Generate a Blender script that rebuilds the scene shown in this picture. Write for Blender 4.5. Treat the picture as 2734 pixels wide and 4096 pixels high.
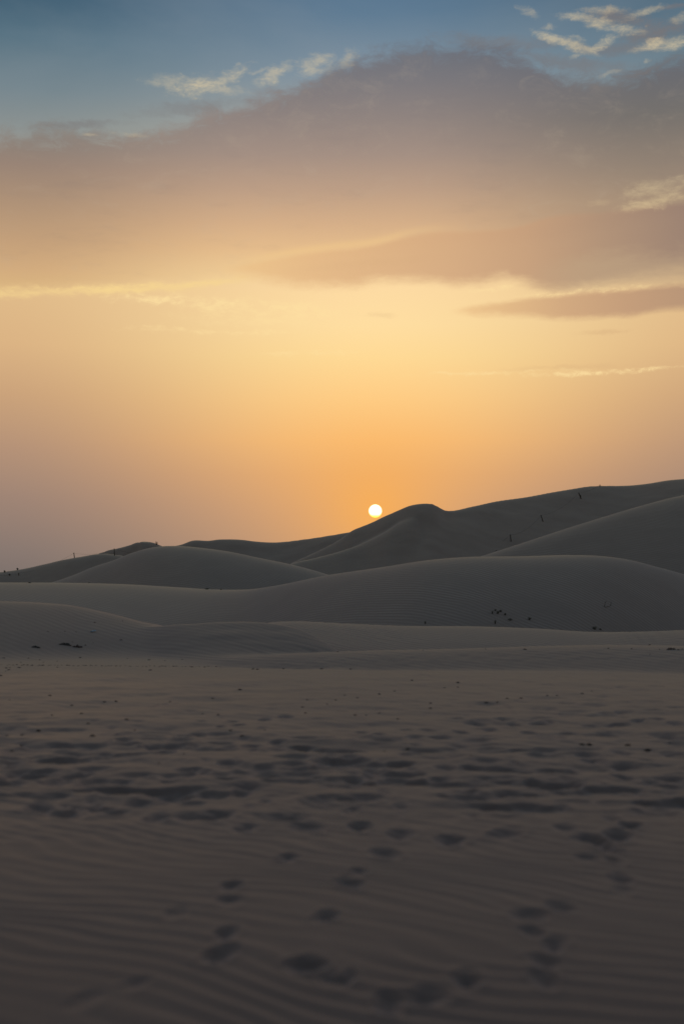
import bpy, math, random
import numpy as np
from mathutils import Vector, Quaternion

for o in list(bpy.data.objects):
    bpy.data.objects.remove(o, do_unlink=True)
scene = bpy.context.scene
COL = scene.collection
rnd = random.Random(7)

# ------------------------------------------------------------------ camera
EYE = 1.6                      # eye height over the sand flat
FPX = 50.0 / 36.0 * 4096.0     # 50 mm lens, portrait full frame, photo pixels
HORIZON = 2400.0
PITCH = math.atan((HORIZON - 2048.0) / FPX)
cam = bpy.data.cameras.new('camera')
cam.sensor_fit = 'VERTICAL'; cam.sensor_height = 36.0; cam.sensor_width = 24.0
cam.lens = 50.0
cam.clip_start = 0.05; cam.clip_end = 20000.0
cam.dof.use_dof = True; cam.dof.focus_distance = 220.0; cam.dof.aperture_fstop = 1.4
camo = bpy.data.objects.new('camera', cam); COL.objects.link(camo)
camo.location = (0, 0, EYE); camo.rotation_euler = (math.pi / 2 + PITCH, 0, 0)
scene.camera = camo

def pix(u, v):
    """photo pixel -> (azimuth rad, tan of elevation)"""
    x = (u - 1367.0) / FPX; y = (2048.0 - v) / FPX
    dy = math.cos(PITCH) - y * math.sin(PITCH); dz = math.sin(PITCH) + y * math.cos(PITCH)
    return math.atan2(x, dy), dz / math.hypot(x, dy)

def pixdeg(u, v):
    a, t = pix(u, v)
    return math.degrees(a), math.degrees(math.atan(t))

SUN_AZ, SUN_EL = pixdeg(1500, 2044)
sun_dir = Vector((math.sin(math.radians(SUN_AZ)) * math.cos(math.radians(SUN_EL)),
                  math.cos(math.radians(SUN_AZ)) * math.cos(math.radians(SUN_EL)),
                  math.sin(math.radians(SUN_EL))))

# ------------------------------------------------------------------ world / sky
def lin(c):
    return tuple(((x / 255.0) / 12.92 if x / 255.0 <= 0.04045 else ((x / 255.0 + 0.055) / 1.055) ** 2.4) for x in c)

world = bpy.data.worlds.new('World'); scene.world = world
world.use_nodes = True
NT = world.node_tree; NT.nodes.clear()

class G:
    """small helper to write node trees as expressions"""
    def __init__(self, nt): self.nt = nt
    def n(self, t): return self.nt.nodes.new(t)
    def put(self, sock, val):
        if isinstance(val, bpy.types.NodeSocket): self.nt.links.new(val, sock)
        else: sock.default_value = val
    def m(self, op, a, b=0.0, c=0.0, clamp=False):
        k = self.n('ShaderNodeMath'); k.operation = op; k.use_clamp = clamp
        self.put(k.inputs[0], a); self.put(k.inputs[1], b); self.put(k.inputs[2], c)
        return k.outputs[0]
    def vm(self, op, a, b=None):
        k = self.n('ShaderNodeVectorMath'); k.operation = op
        self.put(k.inputs[0], a)
        if b is not None: self.put(k.inputs[1], b)
        return k.outputs[1] if op in ('LENGTH', 'DOT_PRODUCT') else k.outputs[0]
    def mr(self, v, a, b, c=0.0, d=1.0, smooth=True):
        k = self.n('ShaderNodeMapRange'); k.interpolation_type = 'SMOOTHSTEP' if smooth else 'LINEAR'
        k.clamp = True
        self.put(k.inputs[0], v); self.put(k.inputs[1], a); self.put(k.inputs[2], b)
        self.put(k.inputs[3], c); self.put(k.inputs[4], d)
        return k.outputs[0]
    def mix(self, f, a, b, blend='MIX'):
        k = self.n('ShaderNodeMix'); k.data_type = 'RGBA'; k.blend_type = blend; k.clamp_factor = True
        self.put(k.inputs[0], f)
        for s, val in ((k.inputs[6], a), (k.inputs[7], b)):
            if isinstance(val, bpy.types.NodeSocket): self.nt.links.new(val, s)
            else: s.default_value = (*val, 1.0)
        return k.outputs[2]
    def noise(self, vec, scale, detail=4.0, rough=0.55, distort=0.0, color=False):
        k = self.n('ShaderNodeTexNoise'); k.noise_dimensions = '3D'
        self.put(k.inputs['Vector'], vec); k.inputs['Scale'].default_value = scale
        k.inputs['Detail'].default_value = detail; k.inputs['Roughness'].default_value = rough
        k.inputs['Distortion'].default_value = distort
        return k.outputs['Color'] if color else k.outputs['Fac']
    def xyz(self, x, y, z=0.0):
        k = self.n('ShaderNodeCombineXYZ')
        for s, val in zip(k.inputs, (x, y, z)): self.put(s, val)
        return k.outputs[0]
    def ramp(self, fac, stops):
        k = self.n('ShaderNodeValToRGB'); self.put(k.inputs[0], fac)
        cr = k.color_ramp; cr.interpolation = 'B_SPLINE' if False else 'EASE' if False else 'LINEAR'
        stops = sorted(stops)
        while len(cr.elements) < len(stops): cr.elements.new(0.5)
        for e, (p, c) in zip(cr.elements, stops): e.position = p
        for e, (p, c) in zip(cr.elements, stops): e.position = p; e.color = (*c, 1.0)
        return k.outputs[0]
    def curve(self, fac, pts):
        k = self.n('ShaderNodeFloatCurve'); self.put(k.inputs['Value'], fac)
        cm = k.mapping; cm.extend = 'HORIZONTAL'; cm.use_clip = False
        c = cm.curves[0]
        while len(c.points) < len(pts): c.points.new(0.5, 0.5)
        for p, (x, y) in zip(c.points, sorted(pts)): p.location = (x, y); p.handle_type = 'AUTO_CLAMPED'
        cm.update()
        return k.outputs[0]

g = G(NT)
tc = g.n('ShaderNodeTexCoord')
DIR = g.vm('NORMALIZE', tc.outputs['Generated'])
sep = g.n('ShaderNodeSeparateXYZ'); NT.links.new(DIR, sep.inputs[0])
AZ = g.m('MULTIPLY', g.m('ARCTAN2', sep.outputs[0], sep.outputs[1]), 180 / math.pi)
EL = g.m('MULTIPLY', g.m('ARCSINE', sep.outputs[2]), 180 / math.pi)
ANG = g.m('MULTIPLY', g.m('ARCCOSINE', g.m('MINIMUM', g.vm('DOT_PRODUCT', DIR, tuple(sun_dir)), 1.0)), 180 / math.pi)
E0, E1 = 0.0, 32.0
ELN = g.m('DIVIDE', EL, E1)
AZN = g.m('DIVIDE', g.m('ADD', AZ, 20.0), 40.0)
def eln(v): return max(0.0, min(1.0, pixdeg(1367, v)[1] / E1))
def vramp(stops): return g.ramp(ELN, [(eln(v), lin(c)) for v, c in stops])
P = g.xyz(AZ, EL, 0.0)
PS = g.xyz(g.m('MULTIPLY', AZ, 0.28), EL, 0.0)          # stretched along the horizon
warp = g.vm('SUBTRACT', g.noise(PS, 1.1, 5, 0.6, color=True), (0.5, 0.5, 0.5))
warp2 = g.vm('SUBTRACT', g.noise(g.vm('ADD', P, (7.0, 1.0, 4.0)), 2.2, 5, 0.65, color=True), (0.5, 0.5, 0.5))
nA = g.m('SUBTRACT', g.noise(PS, 0.9, 6, 0.62), 0.5)     # streaks
nB = g.m('SUBTRACT', g.noise(g.vm('ADD', P, (31.0, 7.0, 3.0)), 0.16, 3, 0.5), 0.5)   # broad
nC = g.m('SUBTRACT', g.noise(g.vm('ADD', g.xyz(g.m('MULTIPLY', AZ, 0.5), EL, 0.0), (11.0, 3.0, 9.0)), 3.4, 8, 0.7, 0.4), 0.5)  # fine
nD = g.m('SUBTRACT', g.noise(g.vm('ADD', g.xyz(g.m('MULTIPLY', AZ, 0.55), EL, 0.0), (3.0, 13.0, 5.0)), 1.3, 8, 0.68, 0.5), 0.5)  # billows

# clear dusty sky: a ramp up the sun's azimuth, one up the flanks
centre = vramp([(-700, (58, 88, 118)), (-200, (74, 106, 136)), (60, (97, 124, 147)), (300, (132, 148, 160)), (560, (176, 172, 160)),
                (900, (238, 206, 156)), (1150, (253, 219, 164)), (1300, (255, 223, 163)), (1430, (255, 220, 153)),
                (1600, (255, 208, 138)), (1760, (250, 192, 122)), (1900, (230, 174, 118)), (2050, (210, 162, 121)), (2250, (184, 148, 122)), (2400, (166, 138, 120))])
flank = vramp([(-700, (40, 64, 88)), (-200, (48, 76, 98)), (0, (60, 90, 111)), (200, (84, 112, 128)), (400, (112, 130, 138)),
               (560, (140, 146, 144)), (900, (194, 167, 136)), (1180, (224, 187, 138)), (1400, (219, 179, 132)),
               (1600, (202, 162, 123)), (1800, (181, 146, 120)), (2000, (158, 132, 117)), (2200, (136, 120, 112)), (2300, (124, 112, 107)), (2400, (114, 106, 104))])
DAZ = g.m('ABSOLUTE', g.m('SUBTRACT', AZ, SUN_AZ))
wf = g.mr(DAZ, 0.0, 15.5)
sky = g.mix(wf, centre, flank)
# aureole of the sun in the dust
glow = g.m('POWER', 2.718, g.m('MULTIPLY', g.m('POWER', g.m('DIVIDE', ANG, 3.1), 1.3), -1.0))
sky = g.mix(g.m('MULTIPLY', glow, 0.85), sky, lin((252, 176, 84)))
# slight unevenness of the veil
veil0 = g.noise(g.vm('ADD', g.xyz(g.m('MULTIPLY', AZ, 0.35), EL, 0.0), (5.0, 2.0, 1.0)), 0.22, 5, 0.55, 0.4)
sky = g.mix(g.m('MULTIPLY', g.m('MULTIPLY', g.mr(veil0, 0.38, 0.72), 0.22), g.mr(EL, 15.0, 19.0)), sky, lin((142, 152, 160)))

def el_curve(pts):
    return g.m('MULTIPLY', g.curve(AZN, [((pixdeg(u, v)[0] + 20) / 40.0, pixdeg(u, v)[1] / E1) for u, v in pts]), E1)
def band(top, bot, st, sb, at, ab):
    """mask between two outlines, with ragged edges"""
    a = g.mr(g.m('ADD', g.m('SUBTRACT', top, EL), g.m('MULTIPLY', g.m('ADD', nA, g.m('MULTIPLY', nD, 0.6)), at)), -st, st)
    b = g.mr(g.m('ADD', g.m('SUBTRACT', EL, bot), g.m('MULTIPLY', g.m('ADD', nA, g.m('MULTIPLY', nD, 0.6)), ab)), -sb, sb)
    return g.m('MULTIPLY', a, b)

# 1: the broad mauve cloud deck
deck_c = vramp([(120, (98, 106, 118)), (220, (111, 113, 121)), (330, (124, 120, 123)), (480, (144, 131, 126)), (620, (163, 142, 130)), (760, (188, 157, 133)),
                (900, (213, 174, 136)), (1000, (229, 188, 140)), (1100, (240, 204, 150)), (1200, (250, 216, 158))])
deck_l = vramp([(420, (118, 122, 124)), (540, (128, 124, 120)), (700, (152, 131, 117)), (850, (174, 145, 119)), (1000, (195, 159, 122)),
                (1110, (210, 171, 126)), (1190, (218, 181, 128))])
deck_r = vramp([(150, (92, 100, 112)), (320, (104, 105, 111)), (500, (116, 111, 107)), (700, (145, 129, 115)), (830, (164, 141, 119)), (1000, (172, 143, 120)), (1150, (190, 155, 120))])
deck = g.mix(g.mr(AZ, -3.0, -13.0), deck_c, deck_l)
deck = g.mix(g.mr(AZ, 2.0, 13.0), deck, deck_r)
top1 = el_curve([(-600, 560), (0, 545), (250, 535), (500, 540), (660, 530), (800, 470), (1000, 405), (1200, 340), (1400, 255), (1600, 195),
                 (1850, 185), (2050, 205), (2200, 290), (2380, 325), (2520, 305), (2734, 235), (3300, 160)])
bot1 = el_curve([(-600, 1160), (0, 1158), (300, 1152), (600, 1142), (850, 1125), (1000, 1098), (1250, 1052), (1500, 1016), (1750, 985), (2100, 965), (2400, 910), (2734, 860), (3300, 820)])
m1 = g.m('MULTIPLY', g.mr(g.m('ADD', g.m('SUBTRACT', top1, EL), g.m('ADD', g.m('MULTIPLY', nD, 2.2), g.m('MULTIPLY', nA, 0.9))), -0.45, 0.5),
         g.mr(g.m('ADD', g.m('SUBTRACT', EL, bot1), g.m('MULTIPLY', nD, 0.7)), -0.30, 0.40))
deck = g.mix(g.m('MULTIPLY', g.mr(nD, -0.02, 0.3), 0.16), deck, lin((190, 172, 150)))
deck = g.mix(g.m('MULTIPLY', g.mr(nA, 0.0, -0.3), 0.14), deck, lin((110, 104, 108)))
sky = g.mix(g.m('MULTIPLY', m1, 0.96), sky, deck)
# lit rim under it, ragged
rim = g.m('SUBTRACT', g.m('SUBTRACT', EL, bot1), -0.10)
rimm = g.m('POWER', 2.718, g.m('MULTIPLY', g.m('POWER', g.m('DIVIDE', g.m('ADD', rim, g.m('ADD', g.m('MULTIPLY', nC, 0.45), g.m('MULTIPLY', nD, 0.5))), 0.15), 2.0), -1.0))
rimm = g.m('MULTIPLY', g.m('MULTIPLY', rimm, g.mr(AZ, -1.0, -7.0)), g.mr(nA, -0.18, 0.16, 0.25, 1.0))
sky = g.mix(g.m('MULTIPLY', rimm, 0.95), sky, lin((247, 214, 146)))

# 2: the long tongue on the right
col2 = g.ramp(AZN, [((pixdeg(u, 1050)[0] + 20) / 40, lin(c)) for u, c in
                    ((900, (238, 197, 141)), (1250, (228, 185, 136)), (1500, (221, 178, 133)), (1800, (212, 170, 130)), (2100, (198, 159, 125)), (2400, (176, 145, 120)), (2734, (154, 129, 114)))])
top2 = el_curve([(840, 1078), (960, 1062), (1200, 1020), (1350, 1000), (1500, 982), (1640, 945), (1750, 930), (1900, 925), (2050, 912), (2200, 870), (2450, 845), (2734, 812), (3300, 780)])
bot2 = el_curve([(840, 1082), (960, 1100), (1100, 1132), (1250, 1146), (1400, 1142), (1520, 1126), (1700, 1116), (1850, 1126), (1940, 1120), (2010, 1106), (2080, 1122), (2220, 1150), (2400, 1125), (2734, 1085), (3300, 1060)])
m2 = g.m('MULTIPLY', band(top2, bot2, 0.13, 0.36, 0.25, 0.8), g.mr(AZ, pixdeg(850, 1080)[0], pixdeg(1020, 1080)[0]))
sky = g.mix(g.m('MULTIPLY', m2, 0.95), sky, col2)
# bright gap over the tongue
gap = g.m('POWER', 2.718, g.m('MULTIPLY', g.m('POWER', g.m('DIVIDE', g.m('SUBTRACT', g.m('SUBTRACT', EL, top2), 0.16), 0.16), 2.0), -1.0))
gap = g.m('MULTIPLY', g.m('MULTIPLY', gap, g.mr(AZ, -5.0, -2.0)), g.mr(AZ, 5.5, 1.0))
sky = g.mix(g.m('MULTIPLY', gap, 0.30), sky, lin((246, 206, 140)))
# pale veil between tongue and lower bank on the right
veil = g.m('MULTIPLY', band(el_curve([(2050, 1130), (2200, 1050), (2734, 1010), (3300, 1000)]), el_curve([(2050, 1180), (2734, 1140), (3300, 1120)]), 0.4, 0.3, 1.4, 0.5), g.mr(AZ, 6.5, 10.5))
sky = g.mix(g.m('MULTIPLY', veil, 0.5), sky, lin((192, 165, 132)))

# 3: the low bank on the right
col3 = g.ramp(AZN, [((pixdeg(u, 1050)[0] + 20) / 40, lin(c)) for u, c in
                    ((1800, (240, 198, 142)), (2000, (226, 184, 134)), (2250, (206, 165, 126)), (2500, (192, 153, 121)), (2734, (180, 145, 118)))])
top3 = el_curve([(1780, 1242), (1900, 1222), (2050, 1200), (2200, 1184), (2450, 1165), (2734, 1145), (3300, 1120)])
bot3 = el_curve([(1780, 1246), (1900, 1255), (2050, 1264), (2250, 1268), (2500, 1258), (2734, 1232), (3300, 1215)])
m3 = g.m('MULTIPLY', band(top3, bot3, 0.17, 0.22, 0.5, 0.6), g.mr(AZ, 4.2, 5.4))
sky = g.mix(g.m('MULTIPLY', m3, 0.90), sky, col3)

# wisps: (u, v, half width, half height, tilt deg, weight)
def wisps(items, warp_amp, lo=0.15, hi=1.0):
    pw = g.vm('ADD', P, g.vm('ADD', g.vm('MULTIPLY', warp, (warp_amp * 2.0, warp_amp, 0.0)), g.vm('MULTIPLY', warp2, (warp_amp * 0.8, warp_amp * 0.5, 0.0))))
    acc = None
    for (u, v, hw, hh, tilt, w) in items:
        a, e = pixdeg(u, v); s = math.degrees(1.0 / FPX)
        k = g.n('ShaderNodeMapping'); k.vector_type = 'TEXTURE'
        NT.links.new(pw, k.inputs[0])
        k.inputs[1].default_value = (a, e, 0); k.inputs[2].default_value = (0, 0, math.radians(tilt)); k.inputs[3].default_value = (hw * s, hh * s, 1)
        d = g.m('SUBTRACT', g.vm('LENGTH', k.outputs[0]), g.m('ADD', g.m('MULTIPLY', nC, 1.7), g.m('MULTIPLY', nD, 1.2)))
        mm = g.mr(d, hi + 0.45, lo - 0.1, 0.0, w)
        acc = mm if acc is None else g.m('MAXIMUM', acc, mm)
    return acc
bright = wisps([
    (690, 325, 95, 22, 4, .45), (800, 342, 110, 36, 8, .95), (900, 318, 95, 26, 24, .75), (880, 362, 95, 18, 0, .5), (940, 264, 16, 10, 0, .4),
    (1030, 284, 60, 8, 10, .35), (1105, 296, 66, 26, 22, .72), (1150, 268, 26, 24, 60, .5), (1262, 250, 78, 30, 8, .62), (1260, 286, 66, 18, 6, .62), (1380, 236, 42, 30, 30, .42),
    (2310, 70, 90, 12, -8, .62), (2420, 45, 110, 16, -2, .5), (2400, 95, 70, 22, -8, .78), (2500, 122, 100, 16, -8, .72), (2580, 45, 75, 16, 14, .6),
    (2200, 148, 80, 16, -22, .85), (2290, 178, 90, 20, -20, .8), (2360, 198, 45, 16, -30, .6), (2415, 168, 60, 16, 20, .85),
    (2610, 176, 95, 18, 10, .9), (2700, 170, 90, 24, 4, .9), (2190, 104, 34, 10, 0, .4), (2105, 50, 42, 16, -28, .4), (2310, 220, 30, 8, 14, .4),
    (2440, 298, 40, 9, 10, .35), (2590, 242, 16, 8, 0, .35), (2720, 70, 60, 14, 10, .4), (2290, 150, 40, 8, -12, .4),
    (360, 541, 30, 8, 0, .35), (520, 538, 60, 10, 0, .3), (2640, 745, 120, 34, 6, .55), (2620, 805, 130, 22, 8, .72), (2400, 812, 50, 14, 0, .25),
], 0.55)
bright = g.m('MULTIPLY', bright, g.mr(g.m('ADD', nC, nD), -0.22, 0.22, 0.45, 1.0))
greyc = wisps([(2620, 130, 150, 44, 6, .8), (2470, 72, 130, 34, -6, .75), (2480, 190, 160, 30, 0, .5), (2330, 190, 90, 22, -20, .4), (2700, 20, 90, 12, 0, .5),
               (760, 430, 220, 22, 6, .35), (330, 495, 160, 16, 4, .45), (2000, 165, 260, 26, -4, .45), (2300, 255, 260, 30, -10, .5)], 0.6)
sky = g.mix(greyc, sky, lin((122, 116, 116)))
sky = g.mix(g.m('MULTIPLY', bright, 0.74), sky, g.mix(g.mr(EL, 12.0, 18.0), lin((232, 198, 138)), lin((220, 202, 164))))
# mottled lit flecks under the deck and thin low streaks
fleck = wisps([(620, 1205, 160, 20, -2, .8), (900, 1225, 220, 30, -4, .7), (1130, 1235, 200, 34, -4, .6), (1000, 1275, 260, 22, -2, .35), (860, 1322, 320, 10, 0, .45),
               (1250, 1410, 220, 8, 0, .35), (2000, 1492, 330, 7, 1, .5), (2450, 1484, 330, 11, 2, .75), (1950, 1160, 120, 12, 6, .5), (2250, 1168, 180, 10, 4, .6), (2480, 1155, 120, 8, 4, .5)], 0.6)
fleck = g.m('MULTIPLY', fleck, g.mr(nC, -0.16, 0.14))
sky = g.mix(g.m('MULTIPLY', fleck, 0.95), sky, lin((255, 226, 164)))
shadef = wisps([(2400, 1335, 100, 12, 2, .6), (1530, 1262, 50, 10, 0, .35), (2250, 1472, 260, 9, 1, .35), (1450, 1060, 300, 20, 4, .2)], 0.5)
sky = g.mix(g.m('MULTIPLY', shadef, 0.5), sky, lin((205, 165, 122)))

# the sun's disc, yellow towards its lower limb
limb = g.mr(ANG, 0.2825, 0.262)
low = g.mr(g.m('SUBTRACT', EL, SUN_EL), -0.27, 0.02)
disc = g.mix(g.mr(ANG, 0.285, 0.20), (1.6, 0.75, 0.10), g.mix(low, (2.2, 1.55, 0.08), (2.6, 2.5, 2.2)))
sky = g.mix(limb, sky, disc)

bg_near = g.n('ShaderNodeBackground'); NT.links.new(sky, bg_near.inputs[0]); bg_near.inputs[1].default_value = 1.0
nish = g.n('ShaderNodeTexSky'); nish.sky_type = 'NISHITA'; nish.sun_disc = False
nish.sun_elevation = math.radians(SUN_EL); nish.sun_rotation = math.radians(SUN_AZ)
nish.altitude = 100; nish.air_density = 1.0; nish.dust_density = 1.0; nish.ozone_density = 1.0
bg_far = g.n('ShaderNodeBackground'); NT.links.new(nish.outputs[0], bg_far.inputs[0]); bg_far.inputs[1].default_value = 0.135
mixs = g.n('ShaderNodeMixShader'); NT.links.new(g.mr(ANG, 26.0, 62.0), mixs.inputs[0])
NT.links.new(bg_near.outputs[0], mixs.inputs[1]); NT.links.new(bg_far.outputs[0], mixs.inputs[2])
wo = g.n('ShaderNodeOutputWorld'); NT.links.new(mixs.outputs[0], wo.inputs[0])

# ------------------------------------------------------------------ sun lamp, exposure
sl = bpy.data.lights.new('sun', 'SUN'); sl.energy = 0.08; sl.angle = math.radians(0.53); sl.color = (1.0, 0.62, 0.30)
slo = bpy.data.objects.new('sun', sl); COL.objects.link(slo)
slo.rotation_euler = (-sun_dir).to_track_quat('-Z', 'Y').to_euler(); slo.location = (0, 0, 60)
vs = scene.view_settings
vs.view_transform = 'Standard'; vs.look = 'None'; vs.exposure = 0.0; vs.gamma = 1.0; vs.use_curve_mapping = False
scene.render.engine = 'CYCLES'
scene.cycles.sample_clamp_direct = 3.0; scene.cycles.sample_clamp_indirect = 1.0
scene.render.resolution_x = 683; scene.render.resolution_y = 1024

# ------------------------------------------------------------------ terrain field
def hash2(ix, iy, seed):
    h = (ix.astype(np.int64) * 374761393 + iy.astype(np.int64) * 668265263 + seed * 1442695041) & 0xFFFFFFFF
    h = ((h ^ (h >> 13)) * 1274126177) & 0xFFFFFFFF
    return ((h ^ (h >> 16)) & 0xFFFFFF) / float(0xFFFFFF)
def vnoise(x, y, seed=0):
    ix = np.floor(x); iy = np.floor(y); fx = x - ix; fy = y - iy
    fx = fx * fx * fx * (fx * (fx * 6 - 15) + 10); fy = fy * fy * fy * (fy * (fy * 6 - 15) + 10)
    a = hash2(ix, iy, seed); b = hash2(ix + 1, iy, seed); c = hash2(ix, iy + 1, seed); d = hash2(ix + 1, iy + 1, seed)
    return (a + (b - a) * fx + (c - a) * fy + (a - b - c + d) * fx * fy) * 2 - 1
def fbm(x, y, seed=0, n=3):
    s = 0; a = 1.0
    for i in range(n):
        s = s + a * vnoise(x * 2 ** i, y * 2 ** i, seed + i * 17); a *= 0.5
    return s
def sstep(a, b, x):
    t = np.clip((x - a) / (b - a), 0, 1); return t * t * (3 - 2 * t)
def pchip(xk, yk, x):
    xk = np.asarray(xk, float); yk = np.asarray(yk, float)
    h = np.diff(xk); dl = np.diff(yk) / h
    m = np.zeros(len(xk)); m[0] = dl[0]; m[-1] = dl[-1]
    for i in range(1, len(xk) - 1):
        # finite difference tangents, limited where the data turn
        m[i] = (dl[i - 1] * h[i] + dl[i] * h[i - 1]) / (h[i] + h[i - 1])
        if dl[i - 1] * dl[i] <= 0: m[i] *= 0.35
    xc = np.clip(x, xk[0], xk[-1]); i = np.clip(np.searchsorted(xk, xc) - 1, 0, len(h) - 1)
    t = (xc - xk[i]) / h[i]; t2 = t * t; t3 = t2 * t
    return (2 * t3 - 3 * t2 + 1) * yk[i] + (t3 - 2 * t2 + t) * h[i] * m[i] + (-2 * t3 + 3 * t2) * yk[i + 1] + (t3 - t2) * h[i] * m[i + 1]

# crest lines: (photo u, photo v, distance m[, front slope]); front slope, back slope, crest rounding, relief of the face
DUNES = [
 ('low_ridge', .13, .10, 1.0, .015, [(300,2720,41),(500,2690,40),(700,2652,39),(900,2632,38),(1100,2620,37.5),(1296,2610,37),(1474,2604,37),(1800,2597,37),(2211,2584,37),(2450,2581,37),(2734,2584,37),(3300,2590,37)]),
 ('saddle_ridge', .16, .26, .28, .012, [(380,2610,45),(450,2578,45),(560,2530,45),(658,2504,44.5),(785,2495,44),(872,2489,44),(959,2487,44),(1072,2491.6,44),(1150,2503,43.4),(1230,2530,42.4),(1290,2564,41.2),(1350,2602,40),(1430,2660,39),(1600,2800,38)]),
 ('long_ridge', .125, .14, 1.6, .03, [(700,2640,53),(900,2540,52),(1000,2503,52),(1072,2491,52),(1177,2485.5,52),(1367,2494,52),(1629,2504,52),(1890,2505.6,52),(2152,2515,52),(2378,2528,52),(2500,2528,52),(2734,2521,52),(3300,2505,52)]),
 ('left_dune', .17, .2, 2.0, .05, [(-900,2420,50),(-400,2402,50),(0,2405,50),(174,2412,50),(288,2422,50),(392,2443,49),(488,2465.5,48),(558,2485,47),(654,2504,46),(720,2525,45),(800,2560,44),(900,2630,43),(1100,2800,42)]),
 ('broad_dune', .26, .22, 4.5, .07, [(-900,2350,95,.15),(-400,2332,95,.15),(0,2330,95,.15),(261,2331,95,.155),(523,2338,93,.165),(741,2351,90,.17),(872,2358,88,.175),(1003,2357,85,.185),(1090,2345,82,.20),(1192,2325,79,.21),(1308,2301,77,.22),(1367,2292,76,.23),(1541,2267,74,.25),(1716,2240.6,73,.27),(1855,2229,73,.28),(2064,2226,74,.29),(2274,2221,75,.30),(2404,2225,76,.31),(2518,2240.6,77,.31),(2622,2267,78,.3),(2734,2297,80,.28),(2900,2340,82,.2),(3300,2365,84,.15)]),
 ('rising_dune', .34, .3, 3.0, .08, [(1500,2420,104),(1750,2290,105),(1855,2250,106),(1925,2225,107),(2021,2194,108),(2152,2151,110),(2282,2109,112),(2413,2068,114),(2544,2029,116),(2675,1994,118),(2734,1981,119),(2900,1950,121),(3400,1930,125)]),
 ('round_dune', .30, .3, 5.0, .10, [(-100,2440,150),(100,2365,150),(209,2329.5,150),(288,2303,148),(375,2267,146),(453,2242,144),(523,2214,142),(610,2190,140),(697,2184,138),(785,2190,136),(915,2207,134),(1046,2234,132),(1159,2257,130),(1238,2277,128),(1316,2300,126),(1420,2335,124),(1600,2420,122)]),
 ('spur_dune', .36, .5, 3.0, .10, [(900,2380,222),(1060,2310,224),(1110,2280,225),(1160,2257,226),(1264,2231,229),(1367,2203,232),(1454,2172,236),(1541,2128,238.5),(1600,2092,242),(1650,2080,243),(1700,2120,243.5),(1780,2190,244),(1900,2290,244),(2100,2420,244)]),
 ('high_dune', .33, .45, 1.7, .10, [(800,2450,234),(900,2400,236),(1060,2320,238),(1100,2292,239),(1160,2256,240),(1220,2228,242),(1290,2195,244),(1367,2152,247),(1397,2129.5,248),(1480,2093,250),(1541,2064,251),(1594,2041,252),(1637,2023.5,252),(1672,2016.5,252),(1724,2015.6,253),(1742,2023,254),(1785,2043,257),(1890,2026,263),(1977,2007,270),(2108,1988,279),(2204,1970,286),(2300,1954,292),(2343,1947,295),(2396,1944,297),(2500,1943,300),(2587,1935,300),(2675,1921,300),(2734,1916,300),(3000,1890,300),(3400,1885,300)]),
 ('shoulder_dune', .34, .35, 4.0, .15, [(-900,2330,355),(-400,2308,352),(0,2289,350),(87,2277,350),(174,2258,348),(261,2238,346),(331,2226,345),(384,2217,345),(418,2215,344),(453,2218,342),(488,2223,340),(560,2245,335),(650,2290,330),(900,2400,320)]),
 ('far_ridge', .32, .4, 2.0, .2, [(450,2300,400),(600,2215,400),(660,2190,400),(697,2183.5,400),(724,2178,400),(767,2162.5,400),(837,2162,400),(880,2157,400),(968,2158.6,400),(1020,2165,400),(1098,2169,400),(1220,2157,395),(1367,2134,390),(1500,2112,388),(1700,2110,385),(2000,2150,380)]),
 ('far_peak', .40, .5, 1.5, .4, [(150,2340,430),(280,2265,428),(384,2219,425),(436,2200.5,422),(497,2187,420),(549,2170,418),(575,2166.5,416),(610,2170,416),(645,2183,416),(700,2205,416),(780,2245,416),(1000,2350,416)]),
]
for k, d in enumerate(DUNES):
    th, tt, RR, SF = [], [], [], []
    for p in d[5]:
        a, t = pix(p[0], p[1]); th.append(a); tt.append(t); RR.append(p[2]); SF.append(p[3] if len(p) > 3 else d[1])
    THS = np.radians(np.linspace(-40, 40, 1601)); ts = pchip(th, tt, THS)
    sg = .55 if d[0] in ('low_ridge', 'saddle_ridge', 'left_dune', 'spur_dune') else 1.1       # degrees
    ker = np.exp(-.5 * (np.arange(-120, 121) * .05 / sg) ** 2); ker /= ker.sum()
    ts = np.convolve(np.pad(ts, 120, mode='edge'), ker, 'valid')
    DUNES[k] = d + ((np.array(th), np.array(tt), np.array(RR), np.array(SF)), ts)

# prints and scuffs trodden into the flat: (u, v, width px, weight)
PRINTS = [(1151,3428,95,1),(915,3547,90,1),(915,3601,120,.7),(1299,3666,95,1),(898,3736,100,1),(872,3819,120,1.2),(1220,3854,150,1.4),(1325,3915,120,.9),
 (540,3937,130,.5),(340,3993,140,.4),(706,3649,90,.4),(985,3313,90,.7),(1220,3313,130,.7),(1437,3309,80,.9),(1594,3339,90,.9),
 (1803,3361,100,1),(1541,3414,120,1.3),(1437,3483,100,.9),(1402,3536,110,1),(2021,3331,110,.8),(2256,3313,80,.6),(2518,3305,80,1.1),(2352,3355,100,1),(2474,3344,100,1.1),
 (2422,3386,80,1),(2448,3440,60,.9),(2352,3431,110,.6),(2483,3514,90,1.1),(2492,3557,110,.5),(2239,3627,100,.8),(2117,3662,140,.9),(2125,3727,90,.7),(2213,3784,110,1.2),
 (2178,3845,110,.7),(2178,3919,110,1),(1864,3924,140,1.4),(1698,3985,190,1.3),(1554,4011,120,1.2),(1384,3919,90,1),(1330,3040,40,.5)]
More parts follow.
